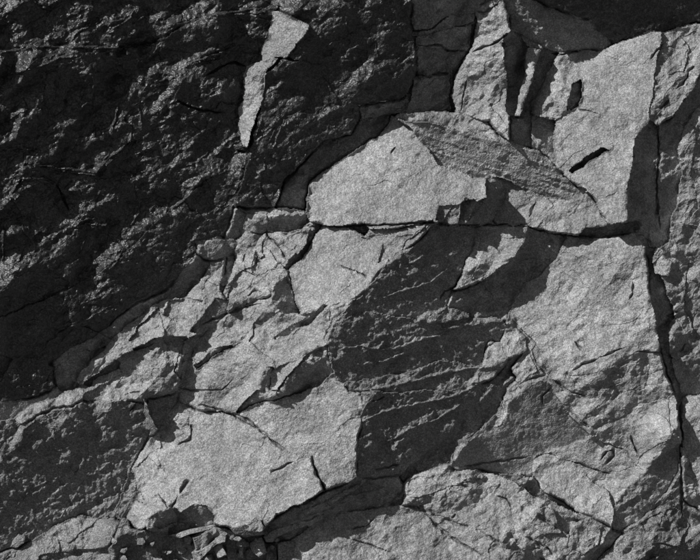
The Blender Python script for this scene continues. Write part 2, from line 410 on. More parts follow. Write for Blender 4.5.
block('wedge', 'rock_wedge', 'bright tapering wedge of rock below the dark step of the capping slab', 'rock')
face('front_face', '476 226 498 225 526 226 522 239 510 256 486 276 470 286 452 291 465 270 470 255', 'B', 'rough', 'pale', 11)
block('rightblock', 'rock_block', 'big bright upright block right of centre under the capping slab', 'rock')
face('shaded_side', '530 230 567 236 556 259 526 283 512 304 506 322 494 316 470 314 452 308 452 293 486 278 514 257 526 242', (.52, -.30), 'smooth', 'pale', -5)
face('front_face', '568 236 602 239 641 236 646 260 651 300 656 330 661 352 640 350 590 366 550 373 536 346 526 331 508 316 513 305 526 285 556 260', (-.20, .20), 'med', 'pale', 7)
face('lower_face', '550 374 590 367 640 351 662 353 669 386 677 402 679 438 672 449 642 469 622 448 592 438 556 396', (-.01, .02), 'rough', 'pale', 7)
face('dull_band', '556 378 592 369 650 362 644 388 592 398 566 394', (.04, -.02), 'rough', 'pale', 7)
face('shaded_panel', '512 386 540 380 555 395 590 436 552 450 530 456 526 474 488 470 456 467 452 461 474 436 500 412', -0.02, 'smooth', 'pale', -1)
face('lit_rim', '452 463 460 444 488 430 500 408 508 390 516 383 520 388 508 402 502 424 476 436 462 450', (-.14, .14), 'rough', 'pale', 2)
face('corner_face', '508 316 526 331 536 346 550 373 540 380 520 384 512 370 524 352 506 336', (.04, .0), 'rough', 'pale', 1)
face('base_face', '546 452 592 439 622 448 642 469 632 484 618 512 604 486 576 470', (.02, .02), 'med', 'pale', 2)
face('shaded_end', '642 470 678 444 681 460 670 486 650 510 620 531 612 526 616 502 632 482', 0.03, 'graze', 'pale', -2)
face('bright_oval_face', '537 456 550 452 566 464 590 479 605 492 613 510 612 526 600 522 580 514 560 500 545 492 540 475', (-.30, .30), 'med', 'pale', 3)
face('facet', '572 376 600 372 628 366 622 384 596 392 574 388', (.12, -.06), 'rough', 'pale', 6)
face('facet', '626 418 640 404 668 400 672 440 650 452 636 440', (-.13, .11), 'rough', 'pale', 7)

block('crumb', 'broken_lump', 'small bright broken lump right of centre, below the dark triangle', 'rock')
face('front_face', '486 344 491 340 501 345 507 358 500 370 478 381 467 389 475 375 480 364', (-.20, .18), 'rough', 'pale', 4)
face('front_face', '503 338 508 318 516 325 526 336 525 352 508 358 502 348', (-.16, .16), 'rough', 'pale', 3)

block('toe', 'long_rock', 'long lit slab at the bottom right of centre with a dark shadow line above', 'rock slab')
face('shadow_line', '496 473 526 481 545 491 562 501 582 514 602 522 609 528 602 533 588 524 566 513 542 501 518 486', (.46, -.46), 'flat', 'pale', -10)
face('upper_face', '402 502 403 486 410 478 440 472 475 468 500 475 530 494 566 508 604 522 610 526 602 546 586 558 560 566 530 552 490 522 440 516', (-.05, .05), 'rough', 'pale', 3)
face('dull_hollow', '420 504 448 490 500 484 486 500 456 514 430 514', (.10, -.04), 'rough', 'pale', 3)
face('shaded_notch', '506 530 512 532 522 552 520 570 508 556', 'D', 'med', 'pale', -1)
face('shaded_end', '586 558 602 546 611 532 622 534 606 554 592 566', 'K', 'med', 'pale', -4)
face('shaded_notch', '562 514 580 520 574 534 566 532', 'g', 'med', 'pale', 0)
face('facet', '520 500 552 510 562 532 540 536 524 520', (-.24, .22), 'rough', 'pale', 4)
face('facet', '572 522 602 526 600 544 584 554 566 544', (-.26, .26), 'rough', 'pale', 4)
face('facet', '410 480 440 473 474 469 486 476 450 486 420 498 408 496', (-.22, .22), 'med', 'pale', 4)
block('foot', 'low_rock', 'pale slab lying along the bottom edge below the long slab', 'rock slab')
face('front_face', '292 542 318 521 350 511 400 505 426 508 452 528 488 546 530 560 545 645 270 645', (-.08, .09), 'med', 'pale', 3)
face('right_face', '488 546 530 553 560 566 590 570 580 645 500 645', (-.04, .04), 'rough', 'pale', 1)

block('corner', 'corner_boulder', 'dull dark boulder in the bottom right corner', 'boulder')
face('top_face', '592 568 608 552 622 535 652 511 668 504 690 514 740 530 825 545 825 645 576 645', (.14, -.06), 'rough', 'grey', 2)
face('dull_face', '652 511 672 487 683 452 690 470 700 512 825 524 825 545 740 530 690 514 668 504', 0.05, 'graze', 'grey', -2)
face('facet', '640 522 662 512 690 524 680 546 650 544', (.02, .06), 'rug', 'grey', 3)
face('shaded_face', '622 548 650 546 700 560 700 645 610 645', (.26, -.22), 'rough', 'grey', 0)
block('rightlow', 'rock_block', 'lit block on the right edge below the dark undercut', 'rock')
face('front_face', '681 402 686 395 700 392 825 389 825 522 702 512 697 480 690 462 682 440', (-.20, .18), 'med', 'pale', 3)
face('shaded_face', '683 446 692 466 698 486 702 512 684 500 681 470', (.30, -.24), 'med', 'pale', -2)

block('boulder', 'flat_boulder', 'grainy flat-topped boulder in the bottom left corner', 'boulder')
face('top_face', '-125 572 0 552 20 547 46 530 80 516 112 519 119 525 110 546 90 548 60 551 40 556 20 645 -125 645', (-.12, .10), 'rough', 'grey', 6)
face('front_face', '40 557 60 551 90 549 110 547 118 560 120 645 20 645', (.0, .04), 'rough', 'grey', 2)
block('rubblebase', 'broken_ledge', 'dark crumbling ledge behind the loose stones at the bottom left', 'rock ledge')
face('craggy_face', '196 536 215 526 262 533 266 543 292 542 270 645 190 645', (.30, -.30), 'rug', 'grey', -16)
face('shaded_face', '108 548 119 526 136 530 160 533 182 536 196 542 192 645 118 645', (.22, -.20), 'rug', 'grey', -2)
face('lit_foot', '158 557 180 550 194 545 193 570 186 645 150 645', (-.05, .06), 'rough', 'grey', 1)
block('wedged', 'wedged_stone', 'rounded pale stone wedged under the left corner of the largest bright slab', 'stone')
face('lit_top', '131 516 137 504 146 497 155 496 163 503 166 509 152 513 144 520 141 532 136 530 133 522', (-.22, .22), 'med', 'pale', 9)
face('shaded_front', '144 520 152 513 168 508 176 515 178 524 160 531 148 531', (.40, -.40), 'smooth', 'pale', 6)

# ------------------------------------------------------------------ raster of faces
GS = 0.8
xs = np.arange(-120, 820.01, GS, dtype=np.float32)
ys = np.arange(-100, 640.01, GS, dtype=np.float32)
X, Y = np.meshgrid(xs, ys)
NY, NX = X.shape
WX = X + 3.4 * perlin(X, Y, 30, 11) + 2.0 * perlin(X, Y, 11, 12) + 1.0 * perlin(X, Y, 4.5, 13)
WY = Y + 3.4 * perlin(X, Y, 30, 14) + 2.0 * perlin(X, Y, 11, 15) + 1.0 * perlin(X, Y, 4.5, 16)
LAB = np.full((NY, NX), -1, np.int32)

def inside(poly, px, py):
    r = np.zeros(px.shape, bool)
    n = len(poly)
    for i in range(n):
        x0, y0 = poly[i]
        x1, y1 = poly[(i + 1) % n]
        if y0 == y1:
            continue
        c = (y0 > py) != (y1 > py)
        r ^= c & (px < (x1 - x0) * (py - y0) / (y1 - y0) + x0)
    return r

for fi, f in enumerate(FACES):
    a = np.array(f[2])
    i0 = max(0, int((a[:, 0].min() + 120 - 9) / GS)); i1 = min(NX, int((a[:, 0].max() + 120 + 9) / GS) + 1)
    j0 = max(0, int((a[:, 1].min() + 100 - 9) / GS)); j1 = min(NY, int((a[:, 1].max() + 100 + 9) / GS) + 1)
    sl = (slice(j0, j1), slice(i0, i1))
    m = inside(f[2], WX[sl], WY[sl])
    LAB[sl][m] = fi

def components(L):
    n = L.size
    idx = np.arange(n, dtype=np.int32).reshape(L.shape)
    e = []
    m = L[:, 1:] == L[:, :-1]
    e.append((idx[:, :-1][m], idx[:, 1:][m]))
    m = L[1:] == L[:-1]
    e.append((idx[:-1][m], idx[1:][m]))
    a = np.concatenate([q[0] for q in e]); b = np.concatenate([q[1] for q in e])
    p = np.arange(n, dtype=np.int32)
    while True:
        pa, pb = p[a], p[b]
        k = pa != pb
        if not k.any():
            break
        a, b, pa, pb = a[k], b[k], pa[k], pb[k]
        lo, hi = np.minimum(pa, pb), np.maximum(pa, pb)
        np.minimum.at(p, hi, lo)
        while True:
            q = p[p]
            if np.array_equal(q, p):
                break
            p = q
    return p.reshape(L.shape)

def grow(L):
    """fill every -1 cell from its neighbours"""
    for it in range(400):
        hole = L < 0
        if not hole.any():
            break
        for dj, di in ((0, 1), (1, 0), (0, -1), (-1, 0)):
            s = np.full_like(L, -1)
            js, jd = (slice(0, NY - 1), slice(1, NY)) if dj == 1 else ((slice(1, NY), slice(0, NY - 1)) if dj == -1 else (slice(0, NY),) * 2)
            is_, id_ = (slice(0, NX - 1), slice(1, NX)) if di == 1 else ((slice(1, NX), slice(0, NX - 1)) if di == -1 else (slice(0, NX),) * 2)
            s[jd, id_] = L[js, is_]
            k = (L < 0) & hole & (s >= 0)
            L[k] = s[k]
    return L

LAB = grow(LAB)
for _ in range(2):                              # drop crumbs left over by overlaps
    comp = components(LAB)
    u, inv, cnt = np.unique(comp, return_inverse=True, return_counts=True)
    small = cnt[inv.reshape(LAB.shape)] < 70
    LAB[small] = -1
    LAB = grow(LAB)
COMP = components(LAB)
NF = len(FACES)

# ------------------------------------------------------------------ heights: tilted planes, offsets by least squares, then local relaxation
A = np.array([f[3] for f in FACES], np.float32)
_sd = np.array([LX, LU], np.float32) / math.hypot(LX, LU)
_s = A @ _sd
_g = np.array([k in GRAZE for k in range(NF)])
A += np.where((_s < 0) & ~_g, _s * 0.42, 0)[:, None] * _sd          # faces that lean out of the sun lean well out
UP = np.array([f[6] for f in FACES], np.float32)
P = -A[:, 0]                  # dh/dx (right)
Q = A[:, 1]                   # dh/dy (down)
def plane(l, x, y):
    return P[l] * x + Q[l] * y
# every face keeps its lean towards or away from the sun; its lean across the sun's direction is free
wallface = np.array([BLOCKS[f[0]][0] == 'wall' for f in FACES])
sun2 = np.array([LX, LU]) / math.hypot(LX, LU)
per2 = np.array([-sun2[1], sun2[0]])
AREA = np.bincount(LAB.ravel(), minlength=NF) * GS * GS
for k in range(NF):
    s_ = float(A[k] @ sun2)
    lo = -(LC - 0.02) / math.hypot(LX, LU)     # grazing
    lo = lo if wallface[k] else lo - 0.07
    if AREA[k] > 900 and s_ < lo:
        A[k] += (lo - s_) * sun2
sx = np.array([X[LAB == k].mean() for k in range(NF)])
sy = np.array([Y[LAB == k].mean() for k in range(NF)])
ia, ib, bxx, byy = [], [], [], []
for (sa, sb) in (((slice(None), slice(0, -1)), (slice(None), slice(1, None))), ((slice(0, -1), slice(None)), (slice(1, None), slice(None)))):
    m = LAB[sa] != LAB[sb]
    ia.append(LAB[sa][m]); ib.append(LAB[sb][m])
    bxx.append((X[sa][m] + X[sb][m]) / 2); byy.append((Y[sa][m] + Y[sb][m]) / 2)
ia, ib, bxx, byy = (np.concatenate(q) for q in (ia, ib, bxx, byy))
w0 = np.where(wallface[ia] != wallface[ib], 4.0, 1.0)
lean0_ = A @ np.array([LX, LU]) + LC
w0 = np.where((lean0_[ia] > .35) & (lean0_[ib] > .35), 3.0 * w0, w0)     # sunlit neighbours meet without steps
rbl_ = np.array([BLOCKS[f[0]][0] == 'rightblock' and f[1] in ('front_face', 'lower_face', 'dull_band', 'facet') for f in FACES])
w0 = np.where(rbl_[ia] & rbl_[ib], 12 * w0, w0)        # one face carried across a hairline crack
inframe = (bxx > -20) & (bxx < 720) & (byy > -20) & (byy < 580)
w0 = np.where(inframe, w0, 0.15 * w0)
tgt = (UP[ia] - UP[ib]).astype(float)
NB = len(ia)
# unknowns per face: offset, s, t   h = c + dP*(x-sx) + dQ*(y-sy), lean A = s*sun2 + t*per2
def cols(l):
    dx, dy = bxx - sx[l], byy - sy[l]
    # P = -A_right, Q = A_up (y runs down)
    return np.ones(NB), -sun2[0] * dx + sun2[1] * dy, -per2[0] * dx + per2[1] * dy
ca, cb = cols(ia), cols(ib)
colv = [ca[0], ca[1], ca[2], -cb[0], -cb[1], -cb[2]]
coli = [3 * ia, 3 * ia + 1, 3 * ia + 2, 3 * ib, 3 * ib + 1, 3 * ib + 2]
s0 = A @ sun2
t0 = A @ per2
per = np.bincount(ia, minlength=NF) + np.bincount(ib, minlength=NF)
R2 = AREA / 4
w = w0.copy()
for it in range(14):
    M = np.zeros((3 * NF, 3 * NF)); R = np.zeros(3 * NF)
    for p_ in range(6):
        np.add.at(R, coli[p_], w * colv[p_] * tgt)
        for q_ in range(6):
            np.add.at(M, (coli[p_], coli[q_]), w * colv[p_] * colv[q_])
    k = np.arange(NF)
    ws, wt_ = per * R2 * 4 + 300, per * R2 * 0.05 + 10
    M[3 * k, 3 * k] += 1e-2
    M[3 * k + 1, 3 * k + 1] += ws; R[3 * k + 1] += ws * s0
    M[3 * k + 2, 3 * k + 2] += wt_; R[3 * k + 2] += wt_ * t0
    z = np.linalg.solve(M, R)
    res = sum(colv[p_] * z[coli[p_]] for p_ in range(6)) - tgt
    w = w0 / np.sqrt(1 + (res / 5.0) ** 2)
A = z[1::3, None] * sun2 + z[2::3, None] * per2
P, Q = -A[:, 0], A[:, 1]
c = z[0::3] - P * sx - Q * sy
if DEBUG:
    key = np.minimum(ia, ib) * 1000 + np.maximum(ia, ib)
    sg = np.where(ia < ib, 1, -1)
    rows = []
    for k in np.unique(key):
        m = (key == k) & inframe
        if m.sum() > 20:
            rows.append((abs(res[m]).mean() * m.sum() ** .5, k, (res * sg)[m].mean(), (res * sg)[m].std(), m.sum()))
    for rr in sorted(rows, reverse=True)[:30]:
        a_, b_ = int(rr[1]) // 1000, int(rr[1]) % 1000
        print('STEP', BLOCKS[FACES[a_][0]][0], FACES[a_][1], '|', BLOCKS[FACES[b_][0]][0], FACES[b_][1], 'want %.0f off %.0f sd %.0f len %d' % (UP[a_] - UP[b_], rr[2], rr[3], rr[4]))
    for k in range(NF):
        if abs(z[3 * k + 1] - s0[k]) > .06 or abs(z[3 * k + 2]) > .5:
            print('TILT', BLOCKS[FACES[k][0]][0], FACES[k][1], 's %.2f->%.2f t %.2f->%.2f' % (s0[k], z[3 * k + 1], t0[k], z[3 * k + 2]))
H = (plane(LAB, X, Y) + c[LAB]).astype(np.float32)
if DEBUG:
    print('RANGE', H[125:825, 150:1025].min(), H[125:825, 150:1025].max())

gx = (P[LAB][:, 1:] * GS).astype(np.float32)
gy = (Q[LAB][1:] * GS).astype(np.float32)
WB = 0.002
bx_ = LAB[:, 1:] != LAB[:, :-1]
by_ = LAB[1:] != LAB[:-1]
wx = np.where(bx_, WB, 1).astype(np.float32)
wy = np.where(by_, WB, 1).astype(np.float32)
gx[bx_] = (UP[LAB[:, 1:]] - UP[LAB[:, :-1]])[bx_]
gy[by_] = (UP[LAB[1:]] - UP[LAB[:-1]])[by_]
def lap(h):
    o = 1e-5 * h
    d = wx * (h[:, 1:] - h[:, :-1])
    o[:, 1:] += d; o[:, :-1] -= d
    d = wy * (h[1:] - h[:-1])
    o[1:] += d; o[:-1] -= d
    return o
rhs = 1e-5 * H
d = wx * gx
rhs[:, 1:] += d; rhs[:, :-1] -= d
d = wy * gy
rhs[1:] += d; rhs[:-1] -= d
r = rhs - lap(H)
p = r.copy()
rs = float((r * r).sum())
for it in range(140):
    Ap = lap(p)
    al = rs / float((p * Ap).sum())
    H += al * p
    r -= al * Ap
    rn = float((r * r).sum())
    p = r + (rn / rs) * p
    rs = rn

# ------------------------------------------------------------------ relief

def blur(a, n):
    for _ in range(n):
        b = a.copy()
        b[:, 1:-1] = (a[:, :-2] + 2 * a[:, 1:-1] + a[:, 2:]) / 4
        a = b.copy()
        a[1:-1] = (b[:-2] + 2 * b[1:-1] + b[2:]) / 4
    return a
RL = np.array([f[4] for f in FACES], np.float32)
for k in range(NF):                             # faces turned from the sun get rougher relief, so their shade shows texture
    if float(A[k] @ np.array([LX, LU])) + LC < .1 and k not in GRAZE:
        RL[k, :4] = np.maximum(RL[k, :4], (.26, .34, .40, 1.4))
amp = [blur(RL[LAB, k], 8) for k in range(6)]
edge_ = np.zeros((NY, NX), np.float32)
edge_[:, 1:] = bx_
edge_[1:] = np.maximum(edge_[1:], by_)
edge_ = np.clip(blur(edge_, 12) * 9, 0, 1)          # corners chip more than open faces
lean_ = A @ np.array([LX, LU]) + LC
shy = blur(np.where((lean_ < .1) & ~_g, 1.5, 1.0).astype(np.float32)[LAB], 6)
amp = [a_ * shy for a_ in amp]
amp[1] = amp[1] + edge_ * .05
amp[2] = amp[2] + edge_ * .10
H += amp[0] * (facets(X, Y, 46, 101, 1.6, -0.6) + .10 * chips(X, Y, 44, 111, 1.5, -0.5, hard=1))
H += amp[1] * (facets(X, Y, 19, 103, 1.5, -0.8) + .10 * chips(X, Y, 17, 113, 1.5, -0.7, hard=1))
H += amp[2] * facets(X, Y, 8, 105, 1.4, -0.5)
H += amp[2] * .8 * facets(X, Y, 3.6, 107, 1.2, 0.4)
H += amp[4] * facets(X, Y, 3.4, 109, 9.0, 0.33, .8)
H += amp[5] * facets(X, Y, 5.5, 115, 6.0, -0.50, .8)
H += amp[0] * 6 * fbm(X, Y, 70, 2, 201)
H += amp[3] * (0.50 * perlin(X, Y, 5.2, 301) + 0.42 * perlin(X, Y, 3.2, 303))

# ------------------------------------------------------------------ cracks: polylines cut into the rock (x y ..., width, depth)
CRACKS = [
 ('415 45 426 46 434 44 441 46 447 51 466 50', 1.6, 6), ('420 75 430 77 440 73 447 74 450 77', 1.8, 6),
 ('472 51 482 48 490 46 500 40 508 34', 1.6, 6), ('475 12 485 14 495 6 498 3', 1.8, 6),
 ('460 112 464 95 468 80', 1.0, 4), ('552 53 566 54 580 52', 1.4, 7),
 
 ('580 110 590 112 600 114', 1.0, 3), ('658 122 659 160 657 195 660 230', 1.6, 8),
 ('650 60 658 50 664 44', 1.6, 5), ('676 90 683 84 690 72', 2.0, 6), ('660 110 668 100', 1.6, 5), ('688 72 694 66', 2, 5),
 ('529 217 534 205 535 202', 2.0, 5), ('310 226 345 227 365 226 415 223 468 224 497 225 526 227 545 231 578 236', 1.4, 8),
 ('392 153 397 147', 1.2, 4), ('340 265 352 270 362 274 368 279', 1.2, 4),
 ('264 232 272 240 280 248 288 262', 1.6, 5), ('250 232 260 234 276 232', 1.4, 5),
 ('256 265 258 256', 1.6, 4), ('243 262 245 254', 1.4, 4),
 ('200 325 222 316 245 306 262 304', 1.6, 5), ('262 292 255 290 248 296', 1.4, 4),
 ('175 386 190 391 222 391 232 380', 1.1, 4), ('200 405 215 408 230 413 236 412', 1.4, 4),
 ('235 412 247 418 258 428 272 440 285 450 290 453', 1.8, 5), 
 ('312 456 315 468 322 482 325 490 318 496 302 504', 2.2, 7), ('272 472 282 467 295 462', 1.8, 5),
 ('178 444 190 440 192 428 188 424', 2.2, 5),
 ('180 494 184 486 190 480', 3.4, 7), ('178 497 170 508', 2.0, 5),
 ('262 520 265 528', 1.5, 5), ('278 514 276 520', 1.5, 4),
 ('572 371 585 364 598 358', 2.0, 6), ('598 357 612 352 626 346', 1.4, 5), ('636 352 650 352 663 354', 1.4, 5),
 ('575 341 580 347 584 351', 1.4, 5), 
 ('630 300 634 292 632 281', 1.8, 6), ('548 375 536 362 532 350', 1.6, 5), ('526 380 538 376 548 374', 1.8, 6),
 ('548 376 560 386 572 392 588 396', 1.6, 5), ('543 405 542 396 550 388', 1.6, 4), ('572 410 580 420 590 426', 1.4, 4),
 ('460 466 490 462 520 458 530 456', 1.2, 4), ('455 450 452 460', 1.4, 5),
 ('630 436 636 448 640 455', 2.2, 6), ('600 460 606 452 612 450 614 456 606 464', 2.2, 6), ('566 461 580 464 600 472 612 474', 1.4, 5),
 ('405 500 425 512 440 528 455 540 470 548 485 556', 1.8, 5), ('418 504 430 514', 1.4, 4), ('352 540 370 545 392 552', 1.2, 4),
 ('352 530 366 526 374 518', 1.4, 4), ('496 495 506 500 512 508', 2.0, 5), ('536 512 545 522 560 530', 2.4, 6),
 ('525 538 540 544 556 556', 2.0, 5), ('470 488 462 484', 1.4, 4), ('452 518 456 514', 1.4, 4),
 ('246 66 236 62 225 64 205 76', 1.6, 5), ('176 100 200 110 225 112', 1.2, 4), ('246 152 236 150', 1.4, 5), ('285 58 300 62', 1.2, 4),
 ('56 184 64 196 70 210', 1.4, 5),
 ('125 395 133 392 142 392', 1.4, 4), ('130 412 138 402', 1.2, 4),
 ('665 316 678 312', 1.6, 5), ('687 344 680 352', 1.4, 4), ('683 398 680 420 683 440', 1.8, 6), ('681 402 681 480 682 520', 1.6, 6),
 ('384 396 372 402', 1.2, 4), ('440 300 444 292 456 288', 1.4, 4), ('374 470 400 464', 1.2, 4),
]
# raised arrises on the dark outcrop: sharp little edges that catch the sun
ARRISES = [
 ('-100 60 0 52 20 48 40 46 75 47 110 48 145 46 152 49', 2.2, 2.6), ('28 71 45 65 60 58 75 57', 2.0, 2.2), ('0 78 12 72 28 71', 1.8, 2),
 ('25 164 60 168 97 173 106 161 118 150 136 139', 2.0, 3.4), ('0 152 18 148 40 150', 1.6, 2), ('192 62 215 55 228 50 241 44', 2.0, 3.0), ('205 17 230 13 262 8', 2.0, 2.6),
 ('10 196 16 186 24 180 44 179 56 184', 2.0, 3.0), ('75 228 88 224 108 226 122 221', 1.8, 2.6), ('74 228 80 222 96 217', 1.4, 2), ('36 240 22 248 18 262', 1.6, 2),
 ('45 74 42 95 38 128', 2.2, 2.0), ('94 70 92 90 95 116', 2.0, 2.0), ('118 103 115 118 112 131', 1.8, 3.0), ('140 108 142 128', 1.8, 2.4), ('59 82 58 100', 1.4, 2), ('95 125 94 138', 1.6, 2.4),
 ('84 80 80 100', 2.5, 1.8), ('123 250 115 262 105 274', 1.6, 2), ('135 22 150 12 152 6', 2, 2), ('112 30 130 18 134 10', 2, 2.2), ('70 42 80 30 100 22 104 14', 2, 2), ('33 0 42 8 52 10', 2, 2.4),
 ('215 90 205 96 194 100', 2.2, 2.2), ('210 150 200 160 185 166', 2.0, 2.2), ('172 208 190 196 212 178', 2.0, 2.4), ('168 200 165 214 158 220', 2, 2), ('140 200 138 214 130 226', 2, 2),
 ('122 170 120 190 116 205', 1.8, 2), ('2 225 4 245 2 262', 2, 2.6), ('30 305 52 292 74 284', 1.8, 2), ('88 234 84 244 78 256', 1.6, 2), ('110 215 104 232', 1.4, 2), ('30 212 28 232', 1.6, 2),
 ('320 70 332 90 338 104', 1.8, 1.6), ('285 118 280 130 272 150', 1.8, 1.6), ('345 20 352 45', 1.6, 1.6), ('262 118 256 138', 1.6, 2), ('375 40 380 70', 1.4, 1.4), ('300 60 312 66 322 64', 1.4, 1.6),
 ('100 255 120 262 135 258', 1.0, 1.4), ('60 330 90 318 120 300', 1.0, 1.2), ('80 305 110 292', 1.0, 1.2), ('20 455 40 470 78 466', 1.2, 1.2), ('85 452 80 470', 1.6, 2.6), ('10 515 30 490 60 476', 1.2, 1.2), ('60 520 75 495', 1.0, 1),
 ('346 393 372 389 400 384 440 374 470 368 490 366', 2.6, 3.2), ('362 422 384 412 420 404 452 396 476 386', 2.4, 2.8), ('378 446 404 432 436 420 462 402', 2.2, 2.6), ('336 350 360 346 392 350 424 338 452 334', 2.2, 2.6), ('372 300 400 292 430 282 458 262', 2.0, 2.2), ('404 268 424 256 446 246', 1.8, 2.0), ('350 366 380 362 410 352', 2.0, 2.4),
 ('276 530 300 519 330 510 352 500', 1.8, 2.6), ('300 512 340 498 392 488', 1.6, 2.4), ('340 500 370 492 398 486', 1.4, 2.0),
 ('110 462 100 470', 1.2, 1.4), ('54 430 56 444', 1.6, 1.8), ('372 312 385 314', 1.2, 1.6), ('376 350 384 342', 1.4, 1.8), ('450 345 460 358', 1.4, 1.8),
]
for s, wd, dp in [(a, b, -c_) for a, b, c_ in ARRISES] + CRACKS:
    v = [float(q) for q in s.split()]
    pts = np.array(list(zip(v[0::2], v[1::2])), np.float32)
    x0, y0 = pts.min(0) - 12; x1, y1 = pts.max(0) + 12
    i0 = max(0, int((x0 + 120) / GS)); i1 = min(NX, int((x1 + 120) / GS)); j0 = max(0, int((y0 + 100) / GS)); j1 = min(NY, int((y1 + 100) / GS))
    sl = (slice(j0, j1), slice(i0, i1))
    qx = 0.55 * WX[sl] + .45 * X[sl] + 1.2 * perlin(X[sl], Y[sl], 7, 55); qy = 0.55 * WY[sl] + .45 * Y[sl] + 1.2 * perlin(X[sl], Y[sl], 7, 56)
    best = np.full(qx.shape, 1e9, np.float32)
    along = np.zeros(qx.shape, np.float32)
    L = np.r_[0, np.cumsum(np.hypot(*(pts[1:] - pts[:-1]).T))]
    for k in range(len(pts) - 1):
        a, b = pts[k], pts[k + 1]
        ab = b - a
        t = np.clip(((qx - a[0]) * ab[0] + (qy - a[1]) * ab[1]) / (ab @ ab + 1e-6), 0, 1)
        dd = np.hypot(qx - a[0] - t * ab[0], qy - a[1] - t * ab[1])
        kk = dd < best
        best = np.where(kk, dd, best)
        along = np.where(kk, (L[k] + t * (L[k + 1] - L[k])) / L[-1], along)
    ww = wd * (0.35 + 1.0 * np.sqrt(np.clip(1 - (2 * along - 1) ** 2, 0, 1))) * (0.75 + 1.3 * perlin(X[sl], Y[sl], 8, 77))
    ww = np.maximum(ww * 0.72, 0.25)
    H[sl] -= dp * np.clip(1.25 - best / ww, 0, 1) * np.clip(6 * np.minimum(along, 1 - along) + .15, 0, 1)

# open joints where one block meets the next
BL_ = np.array([f[0] for f in FACES])[LAB]
jm = np.zeros((NY, NX), np.float32)
jm[:, 1:] = BL_[:, 1:] != BL_[:, :-1]
jm[1:] = np.maximum(jm[1:], BL_[1:] != BL_[:-1])
jm = np.clip(blur(jm, 2) * 2.2, 0, 1)
H -= jm * np.clip(2.0 + 14 * perlin(X, Y, 38, 611) + 8 * perlin(X, Y, 12, 613), 0, 7)

H -= np.median(H)

# ------------------------------------------------------------------ to world space
def world_pts(px, py, h):
    dep = DIST - h * S
    return np.stack([(px - 350) * S * dep / DIST, -h * S, ZC - (py - 280) * S * dep / DIST], -1)
W3 = world_pts(X, Y, H).astype(np.float32)

def mesh_from(name, verts, quads, mat):
    me = bpy.data.meshes.new(name)
    n, m = len(verts), len(quads)
    me.vertices.add(n)
    me.vertices.foreach_set('co', np.ascontiguousarray(verts, np.float32).ravel())
    me.loops.add(m * 4)
    me.loops.foreach_set('vertex_index', np.ascontiguousarray(quads, np.int32).ravel())
    me.polygons.add(m)
    me.polygons.foreach_set('loop_start', np.arange(0, m * 4, 4, dtype=np.int32))
    me.polygons.foreach_set('use_smooth', np.zeros(m, bool))
    me.materials.append(mat)
    me.update(calc_edges=True)
    return me

VI = np.arange(NY * NX, dtype=np.int32).reshape(NY, NX)
QUAD = np.stack([VI[1:, :-1], VI[1:, 1:], VI[:-1, 1:], VI[:-1, :-1]], -1).reshape(-1, 4)
QL = COMP[:-1, :-1].ravel()
FL = LAB[:-1, :-1].ravel()
order = np.argsort(QL, kind='stable')
ul, start = np.unique(QL[order], return_index=True)
start = np.r_[start, len(order)]
BLK = np.array([f[0] for f in FACES])
QB = BLK[LAB[:-1, :-1]]                       # block of each quad
flatW = W3.reshape(-1, 3)
roots = {}
for bi, (key, name, label, cat, group) in enumerate(BLOCKS):
    m = QB == bi
    if not m.any():
        continue
    v = W3[:-1, :-1][m]
    o = bpy.data.objects.new(name, None)
    o.empty_display_size = 0.2
    o.location = (float(v[:, 0].mean()), float(v[:, 1].mean()), float(v[:, 2].min()))
    o['label'] = label
    o['category'] = cat
    if group:
        o['group'] = group
    C.objects.link(o)
    roots[bi] = o

SK = 55.0                                       # how far a block reaches back into the cliff, in pixels
for k in range(len(ul)):
    qi = order[start[k]:start[k + 1]]
    f = FACES[FL[qi[0]]]
    root = roots[f[0]]
    q = QUAD[qi]
    jj, ii = qi // (NX - 1), qi % (NX - 1)
    # sides: edges where the neighbouring quad belongs to another block
    sides = []
    for (dj, di, e0, e1) in ((0, -1, 3, 0), (0, 1, 1, 2), (-1, 0, 2, 3), (1, 0, 0, 1)):
        nj, ni = jj + dj, ii + di
        ok = (nj >= 0) & (nj < NY - 1) & (ni >= 0) & (ni < NX - 1)
        nb = np.full(len(qi), -9)
        nb[ok] = QB[nj[ok], ni[ok]]
        s = nb != f[0]
        sides.append(q[s][:, [e1, e0]])
    sides = np.concatenate(sides)
    allv = np.unique(q)
    remap = np.full(NY * NX, -1, np.int32)
    remap[allv] = np.arange(len(allv))
    verts = flatW[allv]
    quads = remap[q]
    if len(sides):
        sv = np.unique(sides)
        rem2 = np.full(NY * NX, -1, np.int32)
        rem2[sv] = np.arange(len(sv)) + len(verts)
        X1, Y1, H1 = X.ravel()[sv], Y.ravel()[sv], H.ravel()[sv]
        back = world_pts(X1, Y1, H1 - SK)
        verts = np.concatenate([verts, back])
        quads = np.concatenate([quads, np.stack([remap[sides[:, 0]], remap[sides[:, 1]], rem2[sides[:, 1]], rem2[sides[:, 0]]], -1)])
    verts = verts - np.array(root.location, np.float32)
    me = mesh_from(f[1], verts, quads, MAT[f[5]])
    ob = bpy.data.objects.new(f[1], me)
    ob.parent = root
    if f[7]:
        ob['label'] = f[7]
    C.objects.link(ob)

